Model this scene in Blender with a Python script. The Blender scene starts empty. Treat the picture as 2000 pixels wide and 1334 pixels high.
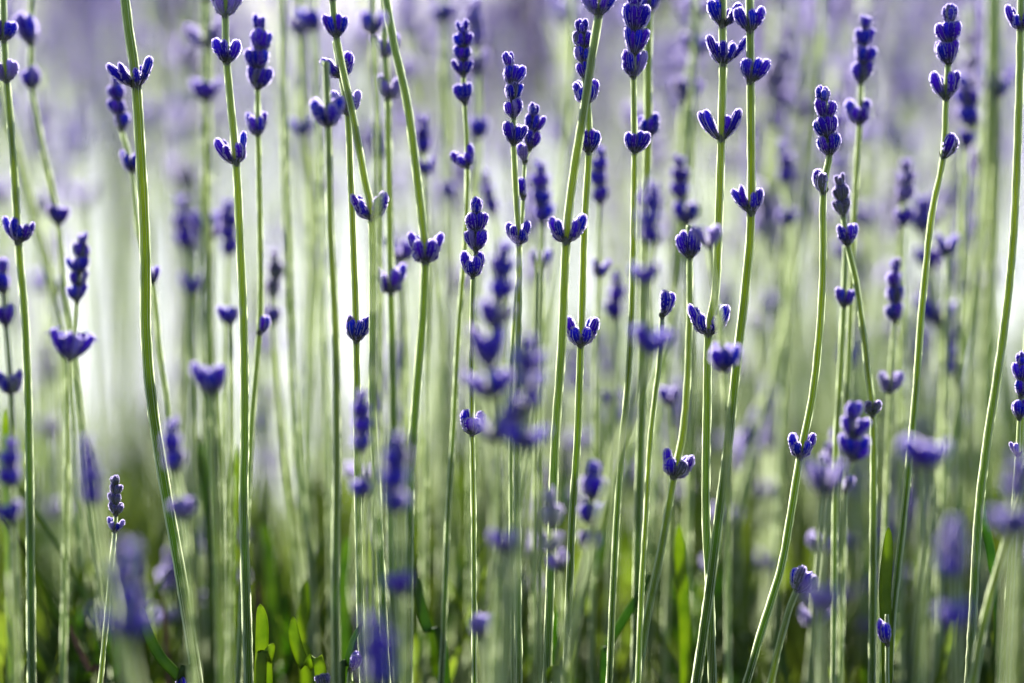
import bpy, math, random
from mathutils import Vector, Quaternion, Matrix, noise
R = math.radians
random.seed(7)
scene = bpy.context.scene
col = scene.collection

# ------------------------------------------------------------------ camera
D, W, H, PITCH = 0.667, 0.240, 0.330, R(6.5)        # focus distance, frame width there, camera height, downward pitch
cam_d = bpy.data.cameras.new('camera'); cam = bpy.data.objects.new('camera', cam_d); col.objects.link(cam)
cam.location = (0, 0, H); cam.rotation_euler = (R(90) - PITCH, 0, 0)
cam_d.sensor_width = 36.0; cam_d.lens = 36.0 * D / W
cam_d.clip_start = 0.02; cam_d.clip_end = 500
cam_d.dof.use_dof = True; cam_d.dof.focus_distance = D; cam_d.dof.aperture_fstop = 3.7
scene.camera = cam
FW = Vector((0, math.cos(PITCH), -math.sin(PITCH))); UP = Vector((0, math.sin(PITCH), math.cos(PITCH)))
PX = W / 2000.0                                       # metres per photo pixel on the focus plane

# ------------------------------------------------------------------ light
SUN_EL, SUN_AZ = R(38), R(-6)                          # azimuth measured from +Y (behind the flowers), + is to the right
world = bpy.data.worlds.new('World'); scene.world = world; world.use_nodes = True
wn = world.node_tree; bg = wn.nodes['Background']
sky = wn.nodes.new('ShaderNodeTexSky'); sky.sky_type = 'NISHITA'; sky.sun_disc = False
sky.sun_elevation = SUN_EL; sky.sun_rotation = SUN_AZ; sky.dust_density = 0.4; sky.air_density = 0.7; sky.ozone_density = 3.0
wn.links.new(sky.outputs[0], bg.inputs[0]); bg.inputs[1].default_value = 0.07
sl = bpy.data.lights.new('sun', 'SUN'); sun = bpy.data.objects.new('sun', sl); col.objects.link(sun)
sl.energy = 5.0; sl.angle = R(0.5); sl.color = (1.0, 0.985, 0.96)
sun_dir = Vector((math.sin(SUN_AZ) * math.cos(SUN_EL), math.cos(SUN_AZ) * math.cos(SUN_EL), math.sin(SUN_EL)))
sun.rotation_euler = sun_dir.to_track_quat('Z', 'Y').to_euler(); sun.location = (0, 3, 3)
scene.view_settings.view_transform = 'Standard'; scene.view_settings.look = 'None'
scene.view_settings.gamma = 1; scene.view_settings.use_curve_mapping = False
scene.view_settings.exposure = 1.55
scene.render.engine = 'CYCLES'
scene.cycles.use_denoising = True; scene.cycles.use_adaptive_sampling = False
scene.cycles.max_bounces = 10; scene.cycles.diffuse_bounces = 5; scene.cycles.transmission_bounces = 8
scene.cycles.transparent_max_bounces = 16
scene.cycles.sample_clamp_indirect = 8

# ------------------------------------------------------------------ materials
def mat(name, build):
    m = bpy.data.materials.new(name); m.use_nodes = True
    nt = m.node_tree; nt.nodes.clear()
    out = nt.nodes.new('ShaderNodeOutputMaterial'); nt.links.new(build(nt), out.inputs[0])
    return m
def N(nt, t, **kw):
    n = nt.nodes.new(t)
    for k, v in kw.items():
        if k in n.inputs: n.inputs[k].default_value = v
        else: setattr(n, k, v)
    return n
def ramp(nt, fac, stops):
    r = nt.nodes.new('ShaderNodeValToRGB'); nt.links.new(fac, r.inputs[0])
    e = r.color_ramp.elements
    while len(e) < len(stops): e.new(0.5)
    for q, (p, c) in zip(e, stops): q.position = p; q.color = (*c, 1)
    return r.outputs[0]
def vary(nt, colr, amt_v=0.25, amt_h=0.02):
    oi = nt.nodes.new('ShaderNodeObjectInfo')
    hs = nt.nodes.new('ShaderNodeHueSaturation'); nt.links.new(colr, hs.inputs['Color'])
    a = N(nt, 'ShaderNodeMapRange'); nt.links.new(oi.outputs['Random'], a.inputs[0]); a.inputs[3].default_value = 1 - amt_v; a.inputs[4].default_value = 1 + amt_v
    m = N(nt, 'ShaderNodeMath', operation='FRACT'); m2 = N(nt, 'ShaderNodeMath', operation='MULTIPLY'); m2.inputs[1].default_value = 7.31
    nt.links.new(oi.outputs['Random'], m2.inputs[0]); nt.links.new(m2.outputs[0], m.inputs[0])
    b = N(nt, 'ShaderNodeMapRange'); nt.links.new(m.outputs[0], b.inputs[0]); b.inputs[3].default_value = 0.5 - amt_h; b.inputs[4].default_value = 0.5 + amt_h
    nt.links.new(a.outputs[0], hs.inputs['Value']); nt.links.new(b.outputs[0], hs.inputs['Hue'])
    return hs.outputs[0]
def thin(nt, colr, trans, rough=0.6, tcol=None, spec=0.3):
    """a plant surface: diffuse with some light coming through"""
    p = N(nt, 'ShaderNodeBsdfPrincipled', Roughness=rough); p.inputs['Specular IOR Level'].default_value = spec
    nt.links.new(colr, p.inputs['Base Color'])
    t = N(nt, 'ShaderNodeBsdfTranslucent'); nt.links.new(tcol or colr, t.inputs[0])
    mx = N(nt, 'ShaderNodeMixShader'); mx.inputs[0].default_value = trans
    nt.links.new(p.outputs[0], mx.inputs[1]); nt.links.new(t.outputs[0], mx.inputs[2])
    return mx.outputs[0]
def bud_mat(name, stops, tr=0.25):
    def b(nt):
        at = N(nt, 'ShaderNodeAttribute', attribute_name='t')
        tc = N(nt, 'ShaderNodeTexCoord'); nz = N(nt, 'ShaderNodeTexNoise', Scale=900.0, Detail=3.0); nt.links.new(tc.outputs['Object'], nz.inputs[0])
        ad = N(nt, 'ShaderNodeMath', operation='MULTIPLY_ADD'); nt.links.new(nz.outputs[0], ad.inputs[0]); ad.inputs[1].default_value = 0.22
        sb = N(nt, 'ShaderNodeMath', operation='SUBTRACT'); nt.links.new(at.outputs['Fac'], sb.inputs[0]); sb.inputs[1].default_value = 0.11
        nt.links.new(sb.outputs[0], ad.inputs[2])
        c = vary(nt, ramp(nt, ad.outputs[0], stops), 0.3, 0.018)
        return thin(nt, c, tr, 0.75, None, .08)
    return mat(name, b)
M = {}
M['violet'] = bud_mat('violet calyx', [(0.0, (.10, .12, .055)), (.22, (.09, .09, .08)), (.42, (.042, .016, .30)), (.75, (.052, .012, .58)), (1.0, (.11, .035, .72))])
M['lilac'] = bud_mat('pale lilac calyx', [(0.0, (.25, .29, .16)), (.25, (.25, .23, .28)), (.6, (.26, .18, .52)), (1.0, (.38, .28, .66))], .3)
M['grey'] = bud_mat('grey green calyx', [(0.0, (.13, .16, .07)), (.3, (.15, .17, .10)), (.7, (.15, .14, .16)), (1.0, (.10, .07, .25))], .2)
M['pale'] = bud_mat('whitish faded calyx', [(0, (.4, .45, .28)), (.5, (.62, .64, .50)), (1, (.70, .68, .66))], .45)
def fuzz(name, c, tr=0.85):
    def b(nt):
        cc = N(nt, 'ShaderNodeRGB'); cc.outputs[0].default_value = (*c, 1)
        d = N(nt, 'ShaderNodeBsdfDiffuse'); t = N(nt, 'ShaderNodeBsdfTranslucent')
        nt.links.new(cc.outputs[0], d.inputs[0]); nt.links.new(cc.outputs[0], t.inputs[0])
        mx = N(nt, 'ShaderNodeMixShader'); mx.inputs[0].default_value = tr
        nt.links.new(d.outputs[0], mx.inputs[1]); nt.links.new(t.outputs[0], mx.inputs[2])
        return mx.outputs[0]
    return mat(name, b)
M['bud_fuzz'] = fuzz('lilac hairs', (.58, .50, .74))
M['stem_fuzz'] = fuzz('pale green hairs', (.68, .74, .46))
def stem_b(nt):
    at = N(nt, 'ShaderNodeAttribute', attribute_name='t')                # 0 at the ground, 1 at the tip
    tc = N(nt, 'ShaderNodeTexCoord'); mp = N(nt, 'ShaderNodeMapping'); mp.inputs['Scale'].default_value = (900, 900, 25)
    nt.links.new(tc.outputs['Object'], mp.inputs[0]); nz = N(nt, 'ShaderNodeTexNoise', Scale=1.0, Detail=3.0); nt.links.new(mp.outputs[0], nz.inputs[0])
    base = ramp(nt, at.outputs['Fac'], [(0, (.05, .08, .018)), (.52, (.08, .13, .02)), (.62, (.17, .27, .035)), (.85, (.33, .39, .028)), (1, (.20, .27, .13))])  # darker towards the foot: the stalk's own green with some shade painted in
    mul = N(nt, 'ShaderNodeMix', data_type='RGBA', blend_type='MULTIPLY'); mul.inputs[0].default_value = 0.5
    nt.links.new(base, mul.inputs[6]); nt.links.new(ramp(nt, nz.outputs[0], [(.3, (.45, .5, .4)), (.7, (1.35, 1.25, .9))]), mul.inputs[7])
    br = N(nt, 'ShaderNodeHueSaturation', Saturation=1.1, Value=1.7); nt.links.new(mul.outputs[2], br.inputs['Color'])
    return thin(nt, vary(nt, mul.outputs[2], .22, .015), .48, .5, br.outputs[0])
M['stem'] = mat('square green stalk', stem_b)
def leaf_b(nt):
    tc = N(nt, 'ShaderNodeTexCoord'); nz = N(nt, 'ShaderNodeTexNoise', Scale=160.0, Detail=4.0); nt.links.new(tc.outputs['Object'], nz.inputs[0])
    c = vary(nt, ramp(nt, nz.outputs[0], [(.3, (.07, .11, .025)), (.7, (.12, .17, .03))]), .35, .02)
    t = vary(nt, ramp(nt, nz.outputs[0], [(.3, (.14, .26, .02)), (.7, (.27, .40, .03))]), .35, .02)
    return thin(nt, c, .5, .5, t)
M['leaf'] = mat('green leaf', leaf_b)
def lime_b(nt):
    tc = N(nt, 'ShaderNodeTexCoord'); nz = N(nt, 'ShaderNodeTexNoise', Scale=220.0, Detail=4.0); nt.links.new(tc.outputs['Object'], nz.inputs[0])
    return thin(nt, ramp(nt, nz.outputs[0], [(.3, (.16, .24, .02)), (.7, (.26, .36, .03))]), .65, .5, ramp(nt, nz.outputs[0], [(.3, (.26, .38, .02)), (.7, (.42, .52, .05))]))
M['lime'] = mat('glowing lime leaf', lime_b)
def dead_b(nt):
    tc = N(nt, 'ShaderNodeTexCoord'); nz = N(nt, 'ShaderNodeTexNoise', Scale=300.0, Detail=4.0); nt.links.new(tc.outputs['Object'], nz.inputs[0])
    return thin(nt, ramp(nt, nz.outputs[0], [(.3, (.09, .05, .03)), (.7, (.24, .14, .08))]), .2, .8)
M['dry'] = mat('dry brown twig', dead_b)
def bract_b(nt):
    tc = N(nt, 'ShaderNodeTexCoord'); nz = N(nt, 'ShaderNodeTexNoise', Scale=500.0, Detail=3.0); nt.links.new(tc.outputs['Object'], nz.inputs[0])
    return thin(nt, ramp(nt, nz.outputs[0], [(.3, (.10, .11, .06)), (.7, (.17, .16, .11))]), .3, .7)
M['bract'] = mat('papery bract', bract_b)

# ------------------------------------------------------------------ mesh helpers
def mesh(name, V, F, mats, midx=None, tattr=None, smooth=True):
    me = bpy.data.meshes.new(name); me.from_pydata(V, [], F)
    for m in mats: me.materials.append(m)
    if midx: me.polygons.foreach_set('material_index', midx)
    if smooth: me.polygons.foreach_set('use_smooth', [True] * len(F))
    if tattr:
        a = me.attributes.new('t', 'FLOAT', 'POINT'); a.data.foreach_set('value', tattr)
    me.update(); return me
def obj(name, me, parent=None, loc=None):
    o = bpy.data.objects.new(name, me); col.objects.link(o)
    if parent is not None: o.parent = parent
    if loc is not None: o.location = loc
    return o
def tag(o, label=None, cat=None, group=None, kind=None):
    if label: o['label'] = label
    if cat: o['category'] = cat
    if group: o['group'] = group
    if kind: o['kind'] = kind
    return o
def P(x, y, off=0.0):
    d = D + off; s = PX * d / D
    return Vector((0, 0, H)) + FW * d + Vector((1, 0, 0)) * ((x - 1000) * s) + UP * ((667 - y) * s)
def catmull(pts, n):
    out = []
    q = [pts[0] * 2 - pts[1]] + pts + [pts[-1] * 2 - pts[-2]]
    for i in range(1, len(q) - 2):
        a, b, c, d = q[i - 1], q[i], q[i + 1], q[i + 2]
        m = n if isinstance(n, int) else max(2, int((c - b).length / n))
        for k in range(m):
            t = k / m
            out.append(0.5 * ((2 * b) + (c - a) * t + (2 * a - 5 * b + 4 * c - d) * t * t + (3 * b - a - 3 * c + d) * t ** 3))
    out.append(pts[-1].copy())
    return out
def stem_mesh(name, path, r0, r1, rnd, nf=9, fz=0.00032, nseg=12, step_scale=1.0, rot=None):
    """square grooved stalk along path (top first), with ragged ribs of fine hair"""
    L = [0.0]
    for a, b in zip(path, path[1:]): L.append(L[-1] + (b - a).length)
    tot = L[-1]; V, F, mi, T = [], [], [], []
    rot = rnd.uniform(0, 1.57) if rot is None else rot
    n = len(path)
    secs = []
    for k in range(nseg):
        a = 2 * math.pi * k / nseg
        c = abs(math.cos(2 * a)) ; secs.append((a + rot, 0.86 + 0.16 * c ** 3 - (0.10 if nseg >= 12 and k % 3 == 0 and False else 0)))
    if nseg >= 12:   # rounded square with a shallow groove down each face
        secs = [(2 * math.pi * k / 12 + rot, (0.93, 1.04, 1.04)[k % 3] if k % 3 else 0.80) for k in range(12)]
    X = Vector((1, 0, 0))
    frames = []
    for i, p in enumerate(path):
        T_ = (path[min(i + 1, n - 1)] - path[max(i - 1, 0)]).normalized()
        u = (X - T_ * X.dot(T_)).normalized(); v = T_.cross(u)
        f = L[i] / tot; frames.append((p, u, v, r1 + (r0 - r1) * f, 1 - f))
    for (p, u, v, r, t) in frames:
        wob = 1 + 0.05 * noise.noise(p * 120)
        for a, k in secs:
            V.append(p + (u * math.cos(a) + v * math.sin(a)) * (r * k * wob)); T.append(t)
    for i in range(n - 1):
        for k in range(nseg):
            F.append((i * nseg + k, i * nseg + (k + 1) % nseg, (i + 1) * nseg + (k + 1) % nseg, (i + 1) * nseg + k)); mi.append(0)
    F.append(tuple(range(nseg))); mi.append(0)
    for k in range(nf):
        a = 2 * math.pi * (k + 0.3 * rnd.random()) / nf + rot
        b0 = len(V)
        for (p, u, v, r, t) in frames:
            d = u * math.cos(a) + v * math.sin(a)
            V.append(p + d * r * 0.90); V.append(p + d * (r + fz * rnd.uniform(0.45, 1.25))); T.append(t); T.append(t)
        for i in range(n - 1):
            F.append((b0 + 2 * i, b0 + 2 * i + 1, b0 + 2 * i + 3, b0 + 2 * i + 2)); mi.append(1)
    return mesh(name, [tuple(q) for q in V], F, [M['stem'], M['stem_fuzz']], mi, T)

# ---- buds: ribbed club-shaped calyx, 6 mm long, 1.3 mm radius, covered with short hairs
BL, BR = 0.006, 0.0013
def bud_geo(rnd, kind, seg=12, hairs=110, hl=0.00044, fins=9):
    prof = {'club': [(0, .26), (.08, .34), (.2, .60), (.38, .86), (.56, 1.0), (.74, 1.06), (.87, .98), (.95, .74), (.99, .40), (1, .06)],
            'tip':  [(0, .26), (.10, .42), (.25, .78), (.42, .95), (.56, .90), (.64, .70), (.72, .74), (.84, .74), (.95, .46), (1, .06)],
            'slim': [(0, .24), (.10, .32), (.25, .52), (.42, .70), (.60, .80), (.76, .88), (.88, .84), (.95, .64), (.985, .38), (1, .05)]}[kind]
    V, F, mi, T = [], [], [], []
    bulge = rnd.uniform(.05, .12); side = rnd.uniform(-.05, .05)
    def pos(t, a, rr):
        z = t * BL
        return Vector((math.cos(a) * rr + bulge * BL * math.sin(math.pi * min(t * 1.02, 1)), math.sin(a) * rr + side * BL * t * t, z))
    def rad(t):
        for (a, ra), (b, rb) in zip(prof, prof[1:]):
            if t <= b: return BR * (ra + (rb - ra) * (t - a) / (b - a))
        return BR * .05
    for t, _ in prof:
        for k in range(seg):
            a = 2 * math.pi * k / seg
            rib = 1 + (0.06 if k % 2 else -0.08) * (1 if t < .75 else .3)
            V.append(pos(t, a, rad(t) * rib)); T.append(t)
    for i in range(len(prof) - 1):
        for k in range(seg):
            F.append((i * seg + k, i * seg + (k + 1) % seg, (i + 1) * seg + (k + 1) % seg, (i + 1) * seg + k)); mi.append(0)
    F.append(tuple(reversed(range(seg)))); mi.append(0)
    F.append(tuple((len(prof) - 1) * seg + k for k in range(seg))); mi.append(0)
    ts = [.1, .2, .3, .4, .5, .6, .68, .76, .84, .90, .95, .985, 1.0]
    for k in range(fins):                                # ragged crests of hair along the ribs
        a = 2 * math.pi * (k + rnd.uniform(-.2, .2)) / fins; b0 = len(V)
        for t in ts:
            up = max(0, (t - .7) / .3); r = rad(t)
            l = hl * rnd.uniform(.45, 1.1) * (.5 + .5 * min(1, t * 2.5))
            p = pos(t, a, r * .9); q = pos(t, a, r + l * (1 - up * .75)) + Vector((0, 0, l * (.2 + up * .8)))
            V += [p, q]; T += [t, t]
        for i in range(len(ts) - 1):
            if rnd.random() < (.30 if ts[i] < .7 else .08): continue
            F.append((b0 + 2 * i, b0 + 2 * i + 1, b0 + 2 * i + 3, b0 + 2 * i + 2)); mi.append(1)
    for _ in range(hairs):
        t = rnd.uniform(.2, 1); a = rnd.uniform(0, 2 * math.pi)
        p = pos(t, a, rad(t) * .97)
        out = Vector((math.cos(a), math.sin(a), 0)) * (1 if t < .85 else (1 - t) * 5 + .15) + Vector((0, 0, 1)) * (.25 if t < .8 else 1.1)
        out.normalize()
        s = Vector((rnd.uniform(-1, 1), rnd.uniform(-1, 1), rnd.uniform(-1, 1))).normalized()
        l = hl * rnd.uniform(.7, 1.5); w = .00007
        b0 = len(V); V += [p - s * w, p + s * w, p + out * l]; T += [t] * 3
        F.append((b0, b0 + 1, b0 + 2)); mi.append(1)
    return V, F, mi, T
def flower_geo(rnd):
    """a calyx with a small open two-lipped corolla on top"""
    V, F, mi, T = bud_geo(rnd, 'slim')
    for k in range(5):
        a = 2 * math.pi * k / 5 + rnd.uniform(-.2, .2); b0 = len(V)
        d = Vector((math.cos(a), math.sin(a), 0)); s = Vector((-d.y, d.x, 0)); z = Vector((0, 0, 1))
        c = z * BL * .9
        l = BL * rnd.uniform(.35, .5)
        rows = [(0, .10), (.35, .26), (.7, .30), (.92, .2), (1.0, .06)]
        for f, w in rows:
            q = c + d * (l * f * .85) + z * (l * (.55 * f - .35 * f * f))
            V += [q - s * w * l, q + z * .00008, q + s * w * l, q - z * .00006]; T += [1.0] * 4
        for i in range(len(rows) - 1):
            for j in range(4):
                F.append((b0 + i * 4 + j, b0 + i * 4 + (j + 1) % 4, b0 + (i + 1) * 4 + (j + 1) % 4, b0 + (i + 1) * 4 + j)); mi.append(0)
    return V, F, mi, T
rb = random.Random(3)
BUD_GEO = {k: bud_geo(rb, k) for k in ('club', 'tip', 'slim')}; BUD_GEO['club2'] = bud_geo(rb, 'club'); BUD_GEO['club3'] = bud_geo(rb, 'club'); BUD_GEO['slim2'] = bud_geo(rb, 'slim'); BUD_GEO['open'] = flower_geo(rb)
BUD = {(k, c): mesh('bud_' + k, [tuple(v) for v in g[0]], g[1], [M[c], M['bud_fuzz']], g[2], g[3])
       for k, g in BUD_GEO.items() for c in ('violet', 'lilac', 'grey', 'pale')}
BUD_LOW = {k: bud_geo(rb, k, seg=6, hairs=20, hl=.0009, fins=6) for k in ('club', 'tip', 'slim')}
def bract_geo(r):
    """two little pointed bracts cupping the node"""
    V, F = [], []
    for s in (1, -1):
        b0 = len(V)
        for t, w, o in ((0, .5, .75), (.35, 1.0, 1.35), (.7, .75, 1.9), (1, .05, 2.3)):
            z = t * .0026 - .0006
            for q in (-1, 0, 1):
                V.append((s * (r * o - abs(q) * r * .25 * (1 - t)), q * w * r * 1.1, z))
            V.append((s * (r * o - r * .22), 0, z))
        for i in range(3):
            a, b = b0 + i * 4, b0 + (i + 1) * 4
            F += [(a, a + 1, b + 1, b), (a + 1, a + 2, b + 2, b + 1), (a + 2, a + 3, b + 3, b + 2), (a + 3, a, b, b + 3)]
    n0 = len(V)                                       # the swollen node ring
    for z, k in ((-.0012, .9), (-.0003, 1.25), (.0006, 1.2), (.0014, .85)):
        for j in range(8):
            a = math.pi * j / 4; V.append((math.cos(a) * r * k, math.sin(a) * r * k, z))
    for i in range(3):
        for j in range(8):
            F.append((n0 + i * 8 + j, n0 + i * 8 + (j + 1) % 8, n0 + (i + 1) * 8 + (j + 1) % 8, n0 + (i + 1) * 8 + j))
    return V, F
BR_R = 0.0009
bg_ = bract_geo(BR_R); BRACT = mesh('bract_node', bg_[0], bg_[1], [M['bract']])
def outward(d, tw=0.0):
    z = d.normalized(); x = Vector((d.x, d.y, 0)); x = x - z * x.dot(z)
    x = x.normalized() if x.length > 1e-4 else z.orthogonal().normalized()
    y = z.cross(x); m = Matrix((x, y, z)).transposed()
    return m.to_quaternion() @ Quaternion((0, 0, 1), tw)
def bud_set(style, w, h, rnd):
    """list of (direction, length, radius, base offset) for one whorl w wide and h high, in metres"""
    out = []; rr = min(max(.18 * h, .0006), .00112) * rnd.uniform(.9, 1.12); th = math.atan2(w * .5 - rr * .55, h)
    def add(a, y, l, r=1.0):
        d = Vector((math.sin(a), y, math.cos(a))).normalized()
        lim = h / max(math.cos(a), .3)
        out.append((d, min(l * lim, h * 1.35), rr * r * rnd.uniform(.88, 1.1)))
    j = lambda s=.08: rnd.uniform(-s, s)
    if style == 'V':
        for s in (-1, 1):
            add(s * th * 1.05 + j(.05), j(.1), rnd.uniform(.9, 1.02)); add(s * th * (.72 + j()) , -.25 + j(), rnd.uniform(.62, .85)); add(s * (th * .8 + j()), .3, rnd.uniform(.8, 1.0), .9); add(s * (th * 1.3), .1, rnd.uniform(.4, .6), .85)
    elif style in 'FO':
        for f in ((-1.05, -.62, -.1, .5, 1.1) if rnd.random() < .5 else (-1.1, -.7, .3, .75, 1.0)): add(f * th + j(.1), -.28 * (1 - abs(f) * .7) + j(), rnd.uniform(.66, 1.0) if abs(f) < .8 else rnd.uniform(.85, 1.0))
        for f in (-.75, .6): add(f * th + j(), .35, rnd.uniform(.7, .95))
    elif style == 'C':
        for f in (-1, -.4, .35, 1): add(f * th + j(), -.16 + j(), rnd.uniform(.8, 1.0))
        for f in (-.6, .5): add(f * th + j(), .3, rnd.uniform(.75, 1.0))
    elif style in 'LR':
        s = -1 if style == 'L' else 1
        for f, y in ((1.0, 0), (.45, -.2), (.6, .3)): add(s * f * th + j(), y + j(), rnd.uniform(.8, 1.0))
    elif style == 'T':   # crown of a spike
        for f in (-.9, -.3, .3, .9): add(f * th * .7, j(.2), rnd.uniform(.7, 1.0), .8)
        add(0, -.3, .7, .8)
    if style in 'FC' and rnd.random() < .4: out.pop(rnd.randrange(len(out)))
    return out
def place_whorl(parent, base, loc, tan, style, w, h, tint, rnd, r_stem):
    q = Vector((0, 0, 1)).rotation_difference((tan + Vector((rnd.gauss(0, .09), rnd.gauss(0, .09), 0))).normalized())
    wo = obj('whorl', BRACT, parent, loc - base); wo.rotation_mode = 'QUATERNION'
    s = max(r_stem / BR_R * 1.05, .55)
    spin = rnd.uniform(-.35, .35) + (0 if style in 'V' else rnd.uniform(0, 3))
    wo.rotation_quaternion = q @ Quaternion((0, 0, 1), spin); wo.scale = (s, s, s)
    inv = Quaternion((0, 0, 1), -spin)
    for d, l, r in bud_set(style, w, h, rnd):
        k = rnd.choice(('club', 'club2', 'club3', 'tip', 'slim', 'slim2')) if style != 'O' else rnd.choice(('open', 'open', 'slim', 'club'))
        b = obj('bud', BUD[(k, tint if rnd.random() > .12 or tint != 'violet' else 'lilac' if rnd.random() < .3 else 'grey' if rnd.random() < .5 else 'violet')], wo)
        dl = inv @ d
        hz = Vector((dl.x, dl.y, 0)); hz = hz.normalized() if hz.length > 1e-5 else Vector((0, -1, 0))
        b.location = (hz * r_stem * .75) / s + Vector((0, 0, -.0002))
        b.rotation_mode = 'QUATERNION'; b.rotation_quaternion = outward(dl, rnd.uniform(-.5, .5))
        b.scale = (r / BR / s, r / BR / s, l / BL / s)
CNT = [0]
def lavender(label, pts, ws, off=0.0, whorls=(), spike=None, tint='violet', lean=0.0, group='lavender stalks standing near the camera'):
    """pts: photo pixels from the top down; ws: stalk width in pixels at (top, bottom); off: metres behind (+) or before (-) the focus plane"""
    CNT[0] += 1; rnd = random.Random(CNT[0] * 31 + 5); sc = PX * (D + off) / D
    pp = list(pts)
    if spike:
        bx, by, tx, ty = spike[:4]
        pp = [(tx + (bx - tx) * .22, ty + (by - ty) * .22), (tx + (bx - tx) * .6, ty + (by - ty) * .6), (bx, by)] + pp
    x, y = pp[-1]; sx = (pp[-1][0] - pp[-2][0]) / max(pp[-1][1] - pp[-2][1], 1)
    while y < 1380: y += 160; x += sx * 160; sx *= .7; pp.append((x, y))
    P3 = [P(a, b, off + lean * (b - 667) / 667) for a, b in pp]
    last = P3[-1]; dirx = sx * .05
    P3.append(Vector((last.x + dirx, last.y - .004, last.z * .45))); P3.append(Vector((last.x + dirx * 1.4, last.y, -.004)))
    base = Vector((P3[-1].x, P3[-1].y, 0))
    path = catmull(P3, .0022)
    root = bpy.data.objects.new('lavender_stalk', None); col.objects.link(root); root.location = base; root.empty_display_size = .01
    tag(root, label, 'lavender', group)
    r_t, r_b = ws[0] * .5 * sc * .86, ws[1] * .5 * sc * .88
    fz = .00023 if abs(off) < .06 else .00036
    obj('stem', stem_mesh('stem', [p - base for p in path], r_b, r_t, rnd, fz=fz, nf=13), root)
    def tangent(p):
        i = min(range(len(path)), key=lambda k: (path[k] - p).length_squared); i = min(max(i, 1), len(path) - 2)
        return (path[i - 1] - path[i + 1]).normalized(), path[i]
    def rad_at(yp): return r_t + (r_b - r_t) * min(max((yp - pp[0][1]) / 1500, 0), 1)
    for wh in whorls:
        wx, wy, w, h, st = wh[:5]; tt = wh[5] if len(wh) > 5 else tint
        tn, near = tangent(P(wx, wy, off + lean * (wy - 667) / 667))
        place_whorl(root, base, near, tn, st, w * sc, h * sc, tt, rnd, rad_at(wy) * .9)
    if spike:
        bx, by, tx, ty, w, n = spike[:6]; tt = spike[6] if len(spike) > 6 else tint
        ax = P(tx, ty, off) - P(bx, by, off); Ls = ax.length; axn = ax.normalized(); gap = Ls / (n + .15)
        for k in range(n):
            p = P(bx, by, off) + axn * gap * k
            top = k == n - 1
            wk = w * (1.0, .98, .95, .88, .8, .75)[min(k, 5)] * (.8 if top else 1)
            place_whorl(root, base, p, axn, 'T' if top else 'C', wk * sc, gap * (1.15 if top else 1.28), tt, rnd, r_t * .8)
    return root

# ------------------------------------------------------------------ the ground
def ground_b(nt):
    tc = N(nt, 'ShaderNodeTexCoord'); n1 = N(nt, 'ShaderNodeTexNoise', Scale=3.0, Detail=6.0); n2 = N(nt, 'ShaderNodeTexVoronoi', Scale=90.0)
    nt.links.new(tc.outputs['Object'], n1.inputs[0]); nt.links.new(tc.outputs['Object'], n2.inputs[0])
    m = N(nt, 'ShaderNodeMix', data_type='RGBA', blend_type='MULTIPLY'); m.inputs[0].default_value = .5
    nt.links.new(ramp(nt, n1.outputs[0], [(.3, (.62, .61, .66)), (.7, (.77, .76, .80))]), m.inputs[6])
    nt.links.new(ramp(nt, n2.outputs[0], [(.0, (.7, .7, .7)), (.6, (1, 1, 1))]), m.inputs[7])
    p = N(nt, 'ShaderNodeBsdfPrincipled', Roughness=.9); nt.links.new(m.outputs[2], p.inputs[0]); return p.outputs[0]
M['gravel'] = mat('pale gravel', ground_b)
def soil_b(nt):
    tc = N(nt, 'ShaderNodeTexCoord'); n1 = N(nt, 'ShaderNodeTexNoise', Scale=40.0, Detail=8.0); nt.links.new(tc.outputs['Object'], n1.inputs[0])
    p = N(nt, 'ShaderNodeBsdfPrincipled', Roughness=.95); nt.links.new(ramp(nt, n1.outputs[0], [(.3, (.02, .015, .014)), (.7, (.07, .05, .04))]), p.inputs[0]); return p.outputs[0]
M['soil'] = mat('dark soil', soil_b)
def sheet(name, x0, x1, y0, y1, z, m, n=1, amp=0):
    V, F = [], []
    for j in range(n + 1):
        for i in range(n + 1):
            x = x0 + (x1 - x0) * i / n; y = y0 + (y1 - y0) * j / n
            V.append((x, y, z + (noise.noise(Vector((x * 9, y * 9, 3))) * amp if amp and 0 < i < n and 0 < j < n else 0)))
    for j in range(n):
        for i in range(n): a = j * (n + 1) + i; F.append((a, a + 1, a + n + 2, a + n + 1))
    return tag(obj(name, mesh(name, V, F, [m])), kind='structure')
sheet('ground', -150, 150, -20, 280, -.004, M['gravel'])
sheet('soil_bed', -4, 4, -5, 1.55, .002, M['soil'], 90, .004)  # unseen soil beside and behind the camera, added to cut bounced fill

# ------------------------------------------------------------------ near stalks, traced one by one (SPEC below)
#SPEC
def L(*a, **k): return lavender(*a, **k)
L('dark thick lavender stalk at left edge with ruffled violet whorl', [(6, -40), (8, 79), (13, 158), (25, 300), (36, 472), (50, 650), (57, 900), (62, 1334)], (12, 22), 0.012,
  [(8, 79, 50, 42, 'C'), (13, 158, 54, 42, 'C', 'lilac'), (36, 474, 54, 46, 'F')])
L('lavender with fringed loose whorl and dark compact spike above it, lower left', [(146, 640), (135, 702), (131, 900), (123, 1334)], (6, 19), -.03,
  [(135, 702, 78, 58, 'O')], spike=(150, 588, 163, 450, 42, 5))
L('leaning lavender with heart-shaped dark bud cluster under two cups, left of the thickest stalk', [(62, -30), (60, 88), (62, 172), (90, 320), (115, 438), (126, 560), (142, 660), (156, 790), (178, 1000)], (9, 15), .045,
  [(60, 88, 36, 66, 'C'), (62, 172, 38, 42, 'C'), (115, 438, 38, 40, 'C')])
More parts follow.
